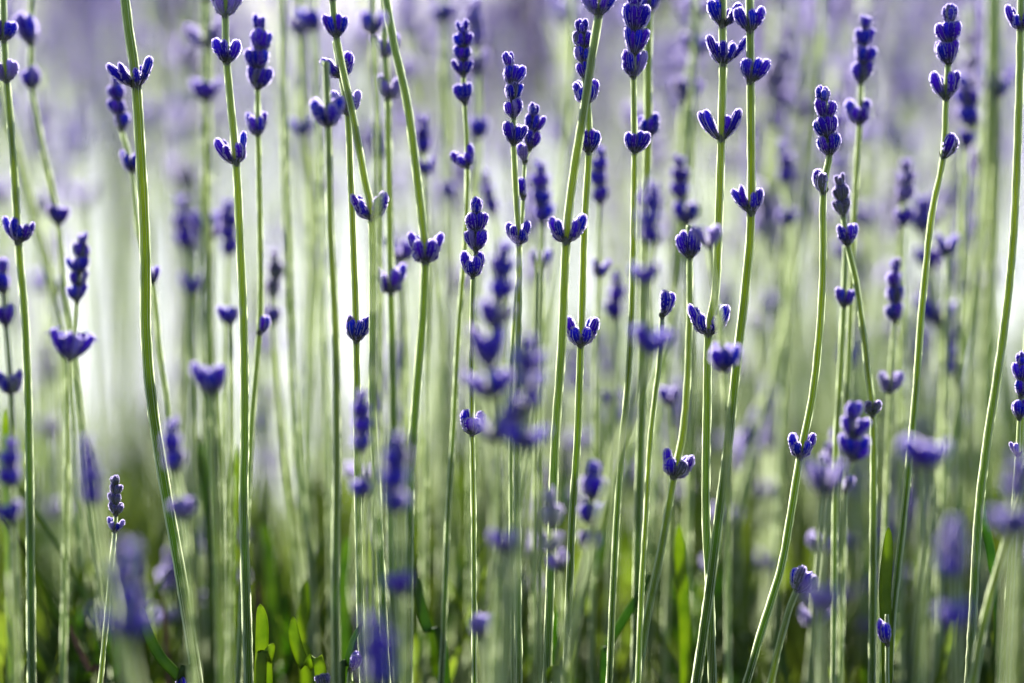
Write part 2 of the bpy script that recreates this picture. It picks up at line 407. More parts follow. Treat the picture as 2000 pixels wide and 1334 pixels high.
L('thickest lavender stalk bending across the left with one winged violet whorl near its top', [(240, -40), (250, 50), (266, 168), (280, 400), (284, 520), (285, 650), (297, 790), (322, 950), (352, 1120), (386, 1334)], (19, 27), 0,
  [(266, 168, 80, 56, 'F')])
L('small lavender spike peeping from behind the left side of the thickest stalk', [(258, 335), (270, 450), (299, 552), (312, 680), (328, 800), (350, 1000)], (7, 14), .03,
  [(258, 335, 40, 44, 'V'), (299, 552, 30, 34, 'C')], spike=(238, 253, 222, 140, 36, 4))
L('lavender with V-shaped bud clusters below a large blurred cup, beside the tall white-edged spike', [(440, -30), (440, 30), (443, 122), (461, 318), (470, 500), (476, 650), (478, 850), (476, 1000), (486, 1334)], (13, 24), .006,
  [(440, 30, 58, 60, 'V', 'lilac'), (443, 122, 46, 48, 'C'), (461, 318, 54, 58, 'V')])
L('tall white-edged lavender spike of stacked cups, left of centre at the top', [(503, 176), (504, 264), (507, 400), (509, 560), (506, 652), (490, 850), (476, 1130)], (9, 14), .02,
  [(504, 264, 36, 46, 'V'), (506, 652, 28, 40, 'R')], spike=(503, 174, 511, 22, 44, 4))
L('short greenish lavender bud spike over a single violet cup, left of centre', [(536, 632), (546, 800), (556, 920), (578, 1100)], (7, 16), .07,
  [(536, 632, 28, 36, 'C')], spike=(535, 580, 537, 482, 26, 3, 'grey'))
L('soft lavender stalk with one dark bowl of buds on a pale straight stem', [(585, -40), (590, 120), (594, 262), (606, 350), (610, 500), (602, 650), (598, 850), (602, 1100)], (16, 16), .09,
  [(594, 262, 40, 36, 'V'), (590, 70, 42, 40, 'C', 'lilac')])
L('soft lavender on a dark straight stem carrying a wide open bowl of violet buds', [(636, 120), (641, 246), (645, 450), (655, 650), (658, 900), (655, 1150), (657, 1334)], (12, 21), -.022,
  [(641, 246, 56, 58, 'V')])
L('lavender with a hand-shaped dark violet whorl halfway down a bright green stem', [(655, 80), (667, 150), (679, 222), (684, 330), (689, 450), (696, 666), (698, 900), (704, 1200), (710, 1334)], (11, 17), .004,
  [(667, 150, 58, 48, 'V'), (679, 222, 52, 46, 'V', 'lilac'), (696, 667, 50, 56, 'F')])
L('slanting lavender crossing left of centre with wide split whorl of buds', [(640, -60), (648, -20), (657, 72), (690, 230), (712, 350), (726, 427), (728, 600), (728, 800), (736, 950), (746, 1150)], (12, 18), -.006,
  [(650, 2, 40, 44, 'C'), (657, 72, 50, 48, 'C'), (726, 427, 66, 52, 'V')])
L('pale sunlit lavender with whitish whorls and one violet bud low on its left', [(748, -20), (752, 108), (757, 190), (759, 330), (763, 570), (766, 700), (768, 850), (764, 1100), (776, 1334)], (12, 20), .03,
  [(752, 108, 46, 42, 'V', 'lilac'), (757, 190, 48, 46, 'V', 'lilac'), (763, 572, 54, 52, 'V')])
L('lavender on a long slanting stem, its white-lit violet crown at centre left', [(750, -30), (768, 80), (795, 200), (815, 350), (830, 480), (831, 512), (826, 620), (815, 750), (804, 900), (800, 1040), (798, 1334)], (15, 17), -.012,
  [(831, 512, 60, 58, 'V')])
L('lavender with stacked spike and two separate cups, left of the centre top', [(908, 202), (913, 326), (908, 480), (895, 650), (885, 850), (875, 1000), (866, 1250)], (7, 13), .018,
  [(908, 203, 36, 40, 'C'), (913, 326, 40, 40, 'V')], spike=(905, 148, 906, 38, 40, 4))
L('short dark violet lavender spike over a heart-shaped cup, at the middle of the photo', [(924, 540), (921, 700), (922, 848), (925, 1000), (927, 1334)], (7, 12), -.002,
  [(924, 541, 40, 50, 'V'), (922, 848, 40, 50, 'V')], spike=(929, 490, 931, 383, 40, 3))
L('crisp knobbly lavender spike just right of the centre top', [(1003, 282), (1009, 400), (1013, 476), (1013, 700), (1010, 900), (1014, 1334)], (9, 16), .004,
  [(1003, 282, 42, 46, 'C'), (1013, 476, 40, 44, 'V')], spike=(1003, 230, 994, 98, 40, 4))
L('thin lavender with knobbly spike leaning right, beside the crisp central spike', [(1025, 316), (1022, 386), (1016, 480), (1000, 700), (998, 900), (1000, 1200)], (5, 9), .01,
  [(1025, 318, 30, 36, 'L'), (1022, 386, 32, 44, 'L')], spike=(1035, 290, 1045, 196, 36, 3))
L('arching lavender stalk leaning right at its top with a pale horned pair of bud clusters', [(1176, -30), (1169, 30), (1158, 100), (1143, 200), (1119, 350), (1106, 472), (1097, 680), (1085, 850), (1078, 1050), (1068, 1334)], (15, 19), -.006,
  [(1168, 26, 66, 54, 'C'), (1106, 472, 62, 52, 'V')])
L('lavender with a clean V of two violet bud clusters below a bright green stem, centre', [(1148, 200), (1150, 298), (1141, 450), (1137, 600), (1134, 674), (1128, 850), (1116, 1050), (1106, 1334)], (11, 19), .002,
  [(1149, 200, 44, 46, 'V'), (1150, 297, 44, 48, 'C'), (1134, 674, 58, 56, 'V')], spike=(1142, 152, 1137, 36, 36, 4))
L('slightly blurred beaded lavender spike right of the arching central stalk', [(1171, 420), (1168, 540), (1164, 700), (1160, 950)], (6, 12), .05,
  [(1168, 541, 30, 36, 'V')], spike=(1172, 398, 1173, 278, 30, 4))
L('lavender with four white-edged cups stacked over a bare gap and a fifth cup', [(1237, 150), (1239, 298), (1237, 450), (1234, 600), (1226, 750), (1212, 900), (1200, 1100), (1190, 1334)], (9, 15), .006,
  [(1239, 298, 44, 44, 'C')], spike=(1237, 152, 1240, -30, 46, 4))
L('bright-stemmed lavender just behind the four-cup spike with one jagged whorl', [(1266, -40), (1266, 24), (1266, 140), (1265, 266), (1262, 420), (1258, 620), (1250, 900)], (15, 17), .022,
  [(1266, 24, 50, 46, 'C'), (1265, 266, 38, 46, 'F')])
L('small dark beaded lavender spike standing low behind the centre right', [(1203, 640), (1200, 900), (1196, 1150)], (6, 12), .07, [], spike=(1202, 626, 1205, 528, 26, 3))
L('tall lavender with two broad winged whorls one above the other, right of centre', [(1412, -50), (1411, 50), (1412, 124), (1409, 272), (1404, 420), (1398, 560), (1384, 652), (1381, 800), (1379, 1000), (1386, 1150), (1392, 1334)], (14, 19), 0,
  [(1411, 46, 62, 52, 'C'), (1412, 124, 78, 60, 'F'), (1409, 272, 74, 60, 'F'), (1383, 652, 72, 58, 'V')])
L('tall straight lavender with three evenly spaced cups, right beside the broad winged one', [(1463, -50), (1465, 60), (1466, 158), (1467, 414), (1457, 550), (1440, 700), (1424, 850), (1405, 1000), (1386, 1150), (1360, 1334)], (15, 24), -.004,
  [(1464, 62, 60, 50, 'C'), (1466, 158, 56, 50, 'C'), (1467, 414, 64, 54, 'F')])
L('lavender with a rounded violet cup whose leaning stem carries two lower bud tufts', [(1346, 440), (1347, 504), (1346, 650), (1336, 830), (1316, 930), (1290, 1080), (1265, 1200), (1243, 1334)], (10, 26), .008,
  [(1347, 505, 46, 56, 'C'), (1317, 930, 56, 50, 'V')])
L('strongly blurred lavender spike and lilac whorls on a stem slanting down left, right of centre', [(1270, 480), (1262, 556), (1266, 692), (1240, 780), (1190, 950), (1150, 1100), (1110, 1250), (1094, 1334)], (12, 22), -.075,
  [(1262, 556, 50, 46, 'F'), (1266, 692, 72, 54, 'O')], spike=(1272, 478, 1275, 350, 40, 4))
L('crisp lavender spike of four tight whorls above a single side bud, right part', [(1608, 376), (1606, 560), (1590, 750), (1563, 892), (1545, 1000), (1525, 1110), (1485, 1240), (1458, 1334)], (12, 18), 0,
  [(1608, 376, 34, 48, 'L'), (1563, 892, 44, 48, 'V')], spike=(1620, 303, 1606, 162, 44, 4))
L('white-rimmed lavender spike with a lyre-shaped cup below, upper right', [(1681, 160), (1679, 242), (1669, 400), (1660, 640), (1650, 900)], (9, 15), .028,
  [(1679, 242, 42, 48, 'V')], spike=(1681, 162, 1691, 22, 44, 4))
L('grey-tipped lavender on a stem with a fresh yellow-green bract, right part', [(1655, 478), (1668, 530), (1681, 610), (1692, 700), (1705, 830), (1706, 1000), (1703, 1334)], (9, 22), .012,
  [(1657, 480, 38, 42, 'C'), (1705, 808, 26, 30, 'C', 'grey')], spike=(1647, 420, 1639, 335, 32, 3, 'grey'))
L('lavender with one dark bud knot on a thin dark stem behind the yellow-green bract', [(1652, 480), (1648, 598), (1640, 750), (1632, 900), (1630, 1100)], (10, 13), .022, [(1648, 598, 32, 38, 'C')])
L('chunky blurred violet lavender head low on the right', [(1660, 905), (1650, 960), (1646, 1100), (1640, 1334)], (8, 13), -.03,
  [(1640, 890, 50, 46, 'C'), (1655, 944, 26, 36, 'R')], spike=(1664, 895, 1668, 780, 62, 3))
L('white-lit narrow lavender spike in the right middle over a pale forked whorl', [(1746, 640), (1738, 766), (1730, 1000), (1722, 1200)], (6, 12), .035, [(1738, 768, 44, 42, 'V', 'lilac')], spike=(1749, 628, 1750, 500, 32, 4))
L('tall lavender near the right with dense spike, fluffy cup and one side tuft', [(1852, 126), (1848, 194), (1842, 308), (1820, 420), (1801, 600), (1786, 800), (1766, 1000), (1744, 1200), (1736, 1334)], (10, 18), .008,
  [(1848, 193, 50, 58, 'C'), (1843, 308, 36, 52, 'R')], spike=(1853, 126, 1857, 2, 46, 3))
L('dark green lavender stalk bowing along the right edge, one whorl near its top', [(1996, -40), (1993, 56), (1990, 200), (1980, 450), (1960, 650), (1930, 850), (1912, 1000), (1900, 1200)], (14, 19), .006, [(1993, 56, 46, 46, 'V')])
L('yellow-tipped lavender spike cut by the right edge with two loose buds beneath', [(1992, 800), (1988, 888), (1984, 1000), (1975, 1200)], (6, 12), .004, [(1992, 818, 26, 38, 'C'), (1984, 888, 26, 26, 'L')], spike=(1994, 775, 1998, 684, 34, 3))
L('lone two-lobed violet bud tuft on a slanting stem, lower right', [(1566, 1132), (1545, 1180), (1522, 1260), (1505, 1334)], (12, 18), -.008, [(1566, 1132, 54, 50, 'C')])
L('tiny dark bud with hair-thin bract at the bottom right beside a green leaf', [(1732, 1200), (1733, 1258), (1733, 1334)], (6, 10), -.004, [(1733, 1258, 30, 50, 'L')])
L('tiny young lavender spike low on the left, on a thin bending stem', [(224, 1036), (218, 1100), (206, 1230), (196, 1334)], (6, 15), -.004, [(224, 1036, 30, 26, 'V')], spike=(226, 1004, 226, 926, 28, 4, 'grey'))
L('whitish faded seed spike with a lilac bud low in the centre, behind dark stalks', [(1076, 1075), (1092, 1112), (1100, 1250)], (6, 10), -.045, [(1080, 1078, 46, 36, 'V', 'pale'), (1092, 1116, 40, 38, 'C', 'lilac')], spike=(1078, 1030, 1078, 950, 36, 2, 'pale'))
L('blurred intense blue-violet lavender spike over two cups, low centre', [(1155, 1024), (1154, 1076), (1130, 1200), (1112, 1334)], (9, 17), -.045, [(1155, 1024, 48, 46, 'C'), (1155, 1078, 46, 42, 'C')], spike=(1155, 975, 1157, 890, 48, 2))
# blurred nearer and farther ones
L('blurred lavender with long column of violet whorls left of centre bottom', [(982, 585), (962, 640), (955, 720), (958, 775), (965, 862), (968, 1100), (960, 1334)], (9, 18), -.07,
  [(960, 640, 66, 56, 'F'), (948, 712, 66, 88, 'F'), (958, 778, 84, 56, 'F'), (966, 858, 84, 54, 'F')], spike=(974, 590, 982, 465, 50, 3))
L('blurred fat violet lavender column just right of centre', [(1030, 805), (1025, 880), (1010, 1100), (985, 1334)], (11, 20), -.085, [(1046, 810, 80, 58, 'F'), (1006, 882, 74, 52, 'F')], spike=(1030, 805, 1030, 650, 66, 4))
L('blurred slim violet spike and small bud in front of stems left of centre', [(706, 880), (710, 972), (712, 1100), (716, 1334)], (9, 15), -.055, [(711, 974, 42, 42, 'C')], spike=(706, 882, 706, 758, 36, 4))
L('blurred violet lavender spike low left of centre over a dark smudge of buds', [(772, 1000), (784, 1140), (790, 1334)], (14, 22), -.085, [(786, 1150, 50, 44, 'C')], spike=(770, 1002, 770, 836, 50, 4))
L('blurred lone purple tuft on a pale stem, lower centre', [(990, 1056), (986, 1200), (980, 1334)], (16, 22), -.075, [(990, 1058, 62, 50, 'F')])
L('very blurred violet spike rising from the bottom edge left of centre', [(738, 1340), (738, 1400)], (12, 14), -.12, [], spike=(738, 1345, 738, 1190, 58, 3))
L('very blurred dark violet spike and broad whorl, lower left', [(250, 1195), (246, 1245), (262, 1334)], (18, 34), -.12, [(246, 1250, 92, 56, 'O')], spike=(250, 1192, 250, 1050, 46, 3))
L('blurred lavender tulip-shaped head on a broad grey-green stem, left', [(412, 750), (424, 950), (434, 1334)], (17, 26), -.05, [(412, 752, 54, 62, 'F')])
L('blurred lavender spike in front of the thickest stalk with pale round bud below', [(340, 920), (358, 1012), (372, 1200), (380, 1334)], (9, 26), -.06, [(358, 1014, 50, 42, 'F', 'lilac')], spike=(340, 922, 330, 812, 38, 3))
L('blurred faint violet spike on a pale slanting stem, lower left', [(180, 985), (205, 1100), (252, 1334)], (13, 32), -.09, [], spike=(178, 985, 170, 850, 40, 4))
L('blurred greyish violet spike and cup low at the left edge', [(20, 950), (22, 1022), (30, 1334)], (10, 30), -.06, [(22, 1024, 48, 44, 'C')], spike=(20, 950, 18, 850, 42, 3))
L('blurred left-edge lavender with U-shaped lilac-lit cup', [(8, 570), (12, 636), (22, 768), (28, 1000), (36, 1334)], (8, 14), -.03, [(12, 638, 32, 44, 'C'), (22, 768, 46, 46, 'V')], spike=(8, 572, 4, 500, 34, 2))
L('blurred violet cups stacked behind the right side, upper centre right', [(1362, 20), (1356, 108), (1341, 196), (1328, 340), (1318, 520), (1300, 700)], (14, 16), .085, [(1364, 24, 50, 44, 'C', 'lilac'), (1356, 108, 54, 44, 'C'), (1341, 196, 54, 46, 'C')])
L('pale glassy lavender whorl overlapping the stems right of centre', [(1398, 440), (1386, 482), (1404, 620), (1414, 724), (1420, 900), (1422, 1334)], (9, 14), -.035, [(1386, 484, 54, 46, 'O', 'lilac'), (1412, 724, 52, 54, 'C')])
L('blurred dusky lavender spike with round head, behind the rounded violet cup', [(1328, 400), (1340, 440), (1350, 700), (1345, 950)], (9, 14), .06, [(1340, 436, 50, 50, 'C')], spike=(1330, 390, 1328, 300, 34, 3))
L('blurred bright violet blob with smaller ones beneath, right part', [(1802, 440), (1816, 525), (1832, 636), (1824, 900), (1810, 1100)], (10, 16), .09, [(1816, 527, 58, 44, 'C'), (1832, 640, 80, 56, 'F')], spike=(1800, 455, 1804, 375, 74, 2))
L('blurred dull violet whorl floating wide before pale stems, right middle', [(1803, 892), (1806, 1050), (1800, 1334)], (14, 26), -.085, [(1803, 896, 92, 58, 'F')])
L('blurred smoky violet tuft low right of the slanting stems', [(1612, 950), (1600, 1100), (1598, 1334)], (12, 24), -.075, [(1612, 955, 86, 80, 'F')])
L('blurred round lilac bud near the bottom, right', [(1604, 1170), (1600, 1334)], (16, 26), -.10, [(1604, 1174, 66, 56, 'F', 'lilac')])
L('faint violet lavender spike near the bottom right corner', [(1862, 1130), (1868, 1230), (1870, 1334)], (14, 24), -.11, [(1866, 1225, 56, 60, 'C')], spike=(1862, 1130, 1860, 1010, 44, 3))
L('blurred violet spike and whorl at the lower right edge', [(1985, 970), (1984, 1046), (1975, 1334)], (18, 40), -.11, [(1984, 1050, 70, 54, 'F')], spike=(1988, 975, 1990, 880, 54, 3))
L('blurred white-lit bud tuft at the bottom, right of centre left', [(942, 1218), (946, 1334)], (14, 20), -.05, [(942, 1220, 46, 44, 'C', 'lilac')])
L('blurred small violet knot with pale rim between slanting stems, right of centre', [(1308, 775), (1310, 900), (1304, 1100)], (7, 11), .06, [(1306, 776, 40, 40, 'C')])
L('small blurred violet cup low in the centre gap', [(1196, 776), (1194, 950), (1196, 1200)], (6, 12), .09, [(1196, 777, 36, 32, 'C')])
L('blurred heart-shaped violet bud above the fat violet column', [(1055, 508), (1052, 700), (1048, 1000)], (9, 14), .06, [(1055, 510, 44, 40, 'C')])
L('blurred rounded violet spike just right of the crisp central spikes', [(1056, 435), (1050, 640), (1052, 900)], (8, 14), -.05, [], spike=(1056, 435, 1056, 310, 42, 4, 'violet'))
L('blurred small violet knob left of the green stems, left of centre', [(449, 612), (452, 800), (450, 1100)], (7, 12), -.04, [(449, 614, 38, 38, 'C')])
L('blurred twin lilac knobs in the left middle', [(378, 560), (384, 760), (388, 1000)], (8, 12), .10, [(380, 562, 46, 46, 'F')])
L('blurred broad cluster of violet buds left of the V-shaped pair', [(412, 450), (414, 650), (425, 900), (430, 1200)], (14, 18), .085, [(412, 462, 90, 54, 'O')])
L('blurred dark upright violet spike touching the V-shaped lavender stem', [(444, 500), (442, 760), (446, 1100)], (8, 13), .08, [], spike=(444, 500, 450, 388, 38, 4))
L('blurred violet spike left of the broad bud cluster', [(364, 490), (366, 760), (360, 1050)], (8, 13), .10, [], spike=(364, 488, 358, 378, 34, 3))
L('blurred round violet head beside the white-lit crown', [(782, 496), (790, 700), (788, 1000)], (9, 14), .06, [(782, 498, 58, 48, 'F')])
L('blurred tilted slim violet spike between the two central stems', [(965, 420), (985, 640), (990, 900)], (6, 10), .08, [], spike=(965, 420, 946, 330, 24, 3))
L('blurred small four-pointed violet bud in the pale gap left of the centre', [(874, 374), (872, 700), (880, 1000)], (6, 10), .10, [(874, 375, 34, 38, 'C')])
L('blurred wide violet bowl above the V-shaped pair, upper left', [(402, -20), (404, 90), (403, 196), (404, 500), (408, 900)], (15, 20), .07, [(404, 96, 72, 50, 'V', 'lilac'), (403, 198, 54, 44, 'C'), (402, 5, 60, 54, 'C', 'lilac')])
L('blurred violet cup at the top edge left of the slanting stem', [(610, -30), (614, 60), (622, 250), (630, 500), (640, 800)], (8, 13), .07, [(614, 60, 54, 46, 'C')])
L('blurred violet cup at the top edge on the long slanting pale stem', [(727, -30), (728, 68), (738, 300), (735, 600)], (11, 13), -.05, [(728, 68, 54, 50, 'C')])
L('blurred double-cup lavender shadowing the stacked spike, upper centre', [(934, 145), (934, 270), (930, 500), (925, 800)], (9, 13), .075, [(934, 268, 36, 44, 'C'), (931, 140, 44, 44, 'C', 'lilac')], spike=(931, 95, 925, -10, 36, 3, 'lilac'))
L('blurred violet bowl at the top edge beside the pale gap, upper centre', [(868, -20), (869, 42), (872, 300), (870, 600)], (15, 16), .10, [(869, 42, 46, 38, 'C')])
L('blurred dark purple cup glowing pale above, upper right edge', [(1945, -30), (1946, 186), (1938, 450), (1925, 800)], (22, 24), .09, [(1946, 188, 62, 56, 'V')])
L('blurred short dusky spike with pale top, centre left', [(828, 340), (832, 560), (830, 800)], (7, 11), .06, [(828, 342, 38, 36, 'V')], spike=(827, 300, 826, 222, 28, 3))
L('blurred thin dusky spike above the split whorl, left of centre', [(737, 310), (738, 520), (740, 800)], (7, 11), .09, [], spike=(737, 310, 735, 225, 24, 3))
L('blurred violet spike with pale top over a bead, right part', [(1764, 430), (1762, 640), (1760, 900)], (8, 13), .06, [(1762, 436, 34, 36, 'C')], spike=(1764, 395, 1772, 305, 36, 3, 'lilac'))
L('dim blurred spike with pale cap in the gap right of the three-cup stalk', [(1535, 370), (1538, 440), (1532, 700), (1520, 1000)], (7, 12), .09, [(1538, 444, 36, 34, 'C')], spike=(1534, 360, 1528, 272, 32, 3))
L('blurred violet double blob right of the dense spike, upper right', [(1885, 290), (1880, 500), (1872, 900)], (9, 14), .07, [(1884, 292, 40, 38, 'C')], spike=(1898, 250, 1886, 140, 42, 3))
L('blurred violet knot below the upper right spikes', [(1850, 480), (1846, 700), (1840, 1000)], (8, 14), .06, [(1850, 484, 42, 42, 'V')])
L('blurred slanting dark violet bud in the right middle behind pale stems', [(1846, 740), (1835, 900), (1828, 1100)], (7, 12), .07, [], spike=(1846, 740, 1860, 670, 26, 2))
L('upright three-pointed violet bud sprig beside a lilac blob, right of centre', [(1294, 600), (1288, 700), (1270, 860), (1262, 1000)], (8, 12), -.004, [(1290, 606, 64, 54, 'R')])
L('small sharp violet side bud on a bright stem, far left upper part', [(112, 560), (120, 800), (128, 1000)], (7, 12), .085, [(76, 385, 38, 34, 'C')], spike=None)

for lb, pts, ws, off in (
    ('broad pale blurred stalk leaning left as it descends, far right', [(1935, -60), (1925, 300), (1898, 600), (1850, 900), (1800, 1150), (1770, 1334)], (9, 26), .085),
    ('bright thin stalk crossing the lower right corner diagonally', [(2060, 700), (2010, 900), (1965, 1060), (1925, 1200), (1900, 1334)], (14, 20), -.03),
    ('pale stalk in the lower right corner beside the diagonal one', [(2010, 600), (1990, 900), (1975, 1100), (1958, 1334)], (12, 18), .01),
    ('pale green stalk falling from upper left behind the leaning tufted lavender', [(-20, 100), (40, 330), (92, 520), (130, 700), (150, 950)], (16, 18), .08),
    ('thin pale line of a stalk left of the diagonal blurred stem, lower centre', [(1360, -60), (1352, 200), (1330, 520), (1285, 720), (1240, 860), (1205, 1000), (1190, 1200)], (8, 13), .075),
    ('dark stalk leaning right at the bottom, right of the centre', [(1610, -60), (1592, 250), (1560, 500), (1490, 800), (1440, 1000), (1445, 1200), (1452, 1334)], (7, 13), .095),
    ('blurred light stalk between the two lower purple tufts of the centre', [(1120, -60), (1112, 200), (1080, 520), (1040, 800), (1000, 1000), (950, 1180), (905, 1334)], (8, 20), .085),
    ('fine bright stalk rising left of the dark straight stem', [(552, -60), (555, 200), (566, 600), (580, 900), (604, 1100), (615, 1334)], (10, 18), .06)):
    L(lb, pts, ws, off, [], group='stalks with their heads out of clear view')

# ------------------------------------------------------------------ background stalks
def low_whorl(rnd, w, h, style):
    V, F, mi, T = [], [], [], []
    for d, l, r in bud_set(style, w, h, rnd):
        g = BUD_LOW[rnd.choice(('club', 'tip', 'slim'))]; q = outward(d, rnd.uniform(-.5, .5)); b0 = len(V)
        o = Vector((d.x, d.y, 0)) * .0008
        for v in g[0]: V.append(tuple(q @ Vector((v.x * r / BR, v.y * r / BR, v.z * l / BL)) + o))
        F += [tuple(i + b0 for i in f) for f in g[1]]; mi += g[2]; T += g[3]
    return V, F, mi, T
rl = random.Random(11)
LOW = {}
for style, w, h in (('C', .0055, .0050), ('V', .0068, .0060), ('F', .0085, .0065), ('C', .0048, .0048), ('T', .0042, .0045)):
    for tint in ('violet', 'lilac', 'grey'):
        for k in range(2):
            g = low_whorl(rl, w, h, style); LOW[(style, w, tint, k)] = mesh('whorl', g[0], g[1], [M[tint], M['bud_fuzz']], g[2], g[3])
def lw(rnd, style, tint):
    ks = [k for k in LOW if k[0] == style and k[2] == tint]; return LOW[rnd.choice(ks)]
def template(k):
    rnd = random.Random(500 + k); h = rnd.uniform(.25, .34)
    lx, ly = rnd.uniform(-.022, .022), rnd.uniform(-.02, .02); bow = rnd.uniform(-.008, .008)
    def c(t): return Vector((lx * t * t + bow * math.sin(math.pi * t), ly * t * t, h * t))
    path = [c(1 - i / 34) for i in range(35)]; path[-1].z = -.004
    root = bpy.data.objects.new('lavender_stalk', None); col.objects.link(root); root.empty_display_size = .01
    obj('stem', stem_mesh('stem_far', path, .0009, .0005, rnd, nf=8, nseg=8, fz=.0004), root)
    tint = ('violet', 'violet', 'lilac', 'violet', 'grey', 'violet', 'lilac')[k % 7]
    t = 1 - .004 / h; sp = rnd.randint(3, 5)
    spots = [t - (.0052 + .0046 * i) / h for i in range(sp)]
    g = spots[-1]
    for _ in range(rnd.randint(1, 2)): g -= rnd.uniform(.012, .026) / h; spots.append(g)
    for i, tt in enumerate(spots):
        st = 'T' if i == 0 else 'C' if i < sp else rnd.choice('VFC')
        o = obj('whorl', lw(rnd, st, tint), root, c(tt)); tan = (c(tt + .01) - c(tt - .01)).normalized()
        o.rotation_mode = 'QUATERNION'; o.rotation_quaternion = Vector((0, 0, 1)).rotation_difference(tan) @ Quaternion((0, 0, 1), rnd.uniform(0, 6.28))
    return root, h
TPL = [template(k) for k in range(14)]
used = set()
def place_bg(k, x, y, rz, sz, label, group):
    src, h = TPL[k]
    if k in used:
        r = src.copy(); col.objects.link(r)
        for ch in src.children:
            c = ch.copy(); col.objects.link(c); c.parent = r
    else: r = src; used.add(k)
    r.location = (x, y, 0); r.rotation_euler = (0, 0, rz); r.scale = (1, 1, sz)
    tag(r, label, 'lavender', group); return r
rg = random.Random(21)
BANDS = ['at the far left', 'left of the thickest stalk', 'behind the left middle', 'behind the slanting stems left of centre', 'behind the crisp central spikes', 'behind the arching central stalk', 'behind the tall winged lavender', 'behind the crisp spike on the right', 'below the upper right spikes', 'near the right edge']
POOL = []; SPOTS = []
ORD = ['first', 'second', 'third', 'fourth', 'fifth', 'sixth', 'seventh', 'eighth', 'ninth', 'tenth', 'eleventh', 'twelfth', 'thirteenth', 'fourteenth']
def single_out(pool):
    by = {}
    for r, fx, what, where in pool: by.setdefault((what, where), []).append((fx, r))
    for (what, where), rs_ in by.items():
        rs_.sort(key=lambda q: q[0])
        for i, (_, r) in enumerate(rs_):
            n = len(rs_); pre = '' if n == 1 else 'leftmost ' if i == 0 else 'rightmost ' if i == n - 1 else (ORD[i] + '-from-left ' if i < n / 2 else ORD[n - 1 - i] + '-from-right ')
            r['label'] = pre + what + ' ' + where
for i in range(400):
    u = rg.random(); d = .80 + 1.25 * u ** 1.3
    fx = rg.uniform(-.54, .54)
    if i < 26: d = rg.uniform(.79, .98); fx = rg.uniform(.22, .52)
    elif i < 70: d = rg.uniform(.95, 1.8)
    elif i < 98: d = rg.uniform(.71, .92); fx = rg.uniform(-.35, .5)
    elif i < 175: d = rg.uniform(.84, 1.3); fx = rg.uniform(-.52, -.05) if i % 2 else rg.uniform(.12, .52)
    if i >= 175 and d > 1.0 and rg.random() < (.32 if -.42 < fx < -.12 else .15): continue
    x = fx * W * d / D; k = rg.randrange(len(TPL)); hh = TPL[k][1]
    want = rg.uniform(.235, .375) if fx < .2 else rg.uniform(.27, .385)
    if i < 26: want = rg.uniform(.315, .36)
    elif i < 70: want = rg.uniform(.325, .40)
    elif i < 98: want = rg.uniform(.185, .25)
    elif i < 175: want = rg.uniform(.30, .385)
    band = min(9, max(0, int((fx + .5) * 10)))
    tone = 'nearer' if d < 1.05 else 'farther' if d < 1.45 else 'farthest'
    top = 'tall' if want > .31 else 'short' if want > .25 else 'very low'
    q = .10 if 70 <= i < 98 else .055; e = (rg.gauss(0, q * .5), rg.gauss(0, q), rg.uniform(0, 6.28))
    SPOTS.append((d, x - want * e[1] * .8, k, e, want / hh, fx, f'{top} out-of-focus lavender, {tone} row,', BANDS[band]))
SPOTS.sort(key=lambda q: q[0])
N_SINGLE = 300 - CNT[0]
for d, x, k, e, sz, fx, what, where in SPOTS[:N_SINGLE]:
    r = place_bg(k, x, d, 0, sz, '', 'out-of-focus lavender stalks of the background'); r.rotation_euler = e
    POOL.append((r, fx, what, where))
import bmesh
from mathutils import Euler
bm = bmesh.new(); JM = []
def slot(m):
    if m not in JM: JM.append(m)
    return JM.index(m)
for d, x, k, e, sz, fx, what, where in SPOTS[N_SINGLE:]:
    Mr = Matrix.Translation((x, d, 0)) @ Euler(e).to_matrix().to_4x4() @ Matrix.Diagonal((1, 1, sz, 1))
    for ch in TPL[k][0].children:
        Mc = Matrix.Translation(ch.location) @ (ch.rotation_quaternion.to_matrix().to_4x4() if ch.rotation_mode == 'QUATERNION' else Matrix.Identity(4))
        me = ch.data.copy(); me.transform(Mr @ Mc); n0 = len(bm.faces); bm.from_mesh(me); bm.faces.ensure_lookup_table()
        mp = [slot(m) for m in me.materials]
        for f in bm.faces[n0:]: f.material_index = mp[f.material_index]
        bpy.data.meshes.remove(me)
fm = bpy.data.meshes.new('lavender_far_stalks'); bm.to_mesh(fm); bm.free()
for m in JM: fm.materials.append(m)
tag(obj('lavender_far_stalks', fm), 'crowd of strongly blurred lavender stalks at the back of the bush', 'lavender', kind='stuff')
single_out(POOL)

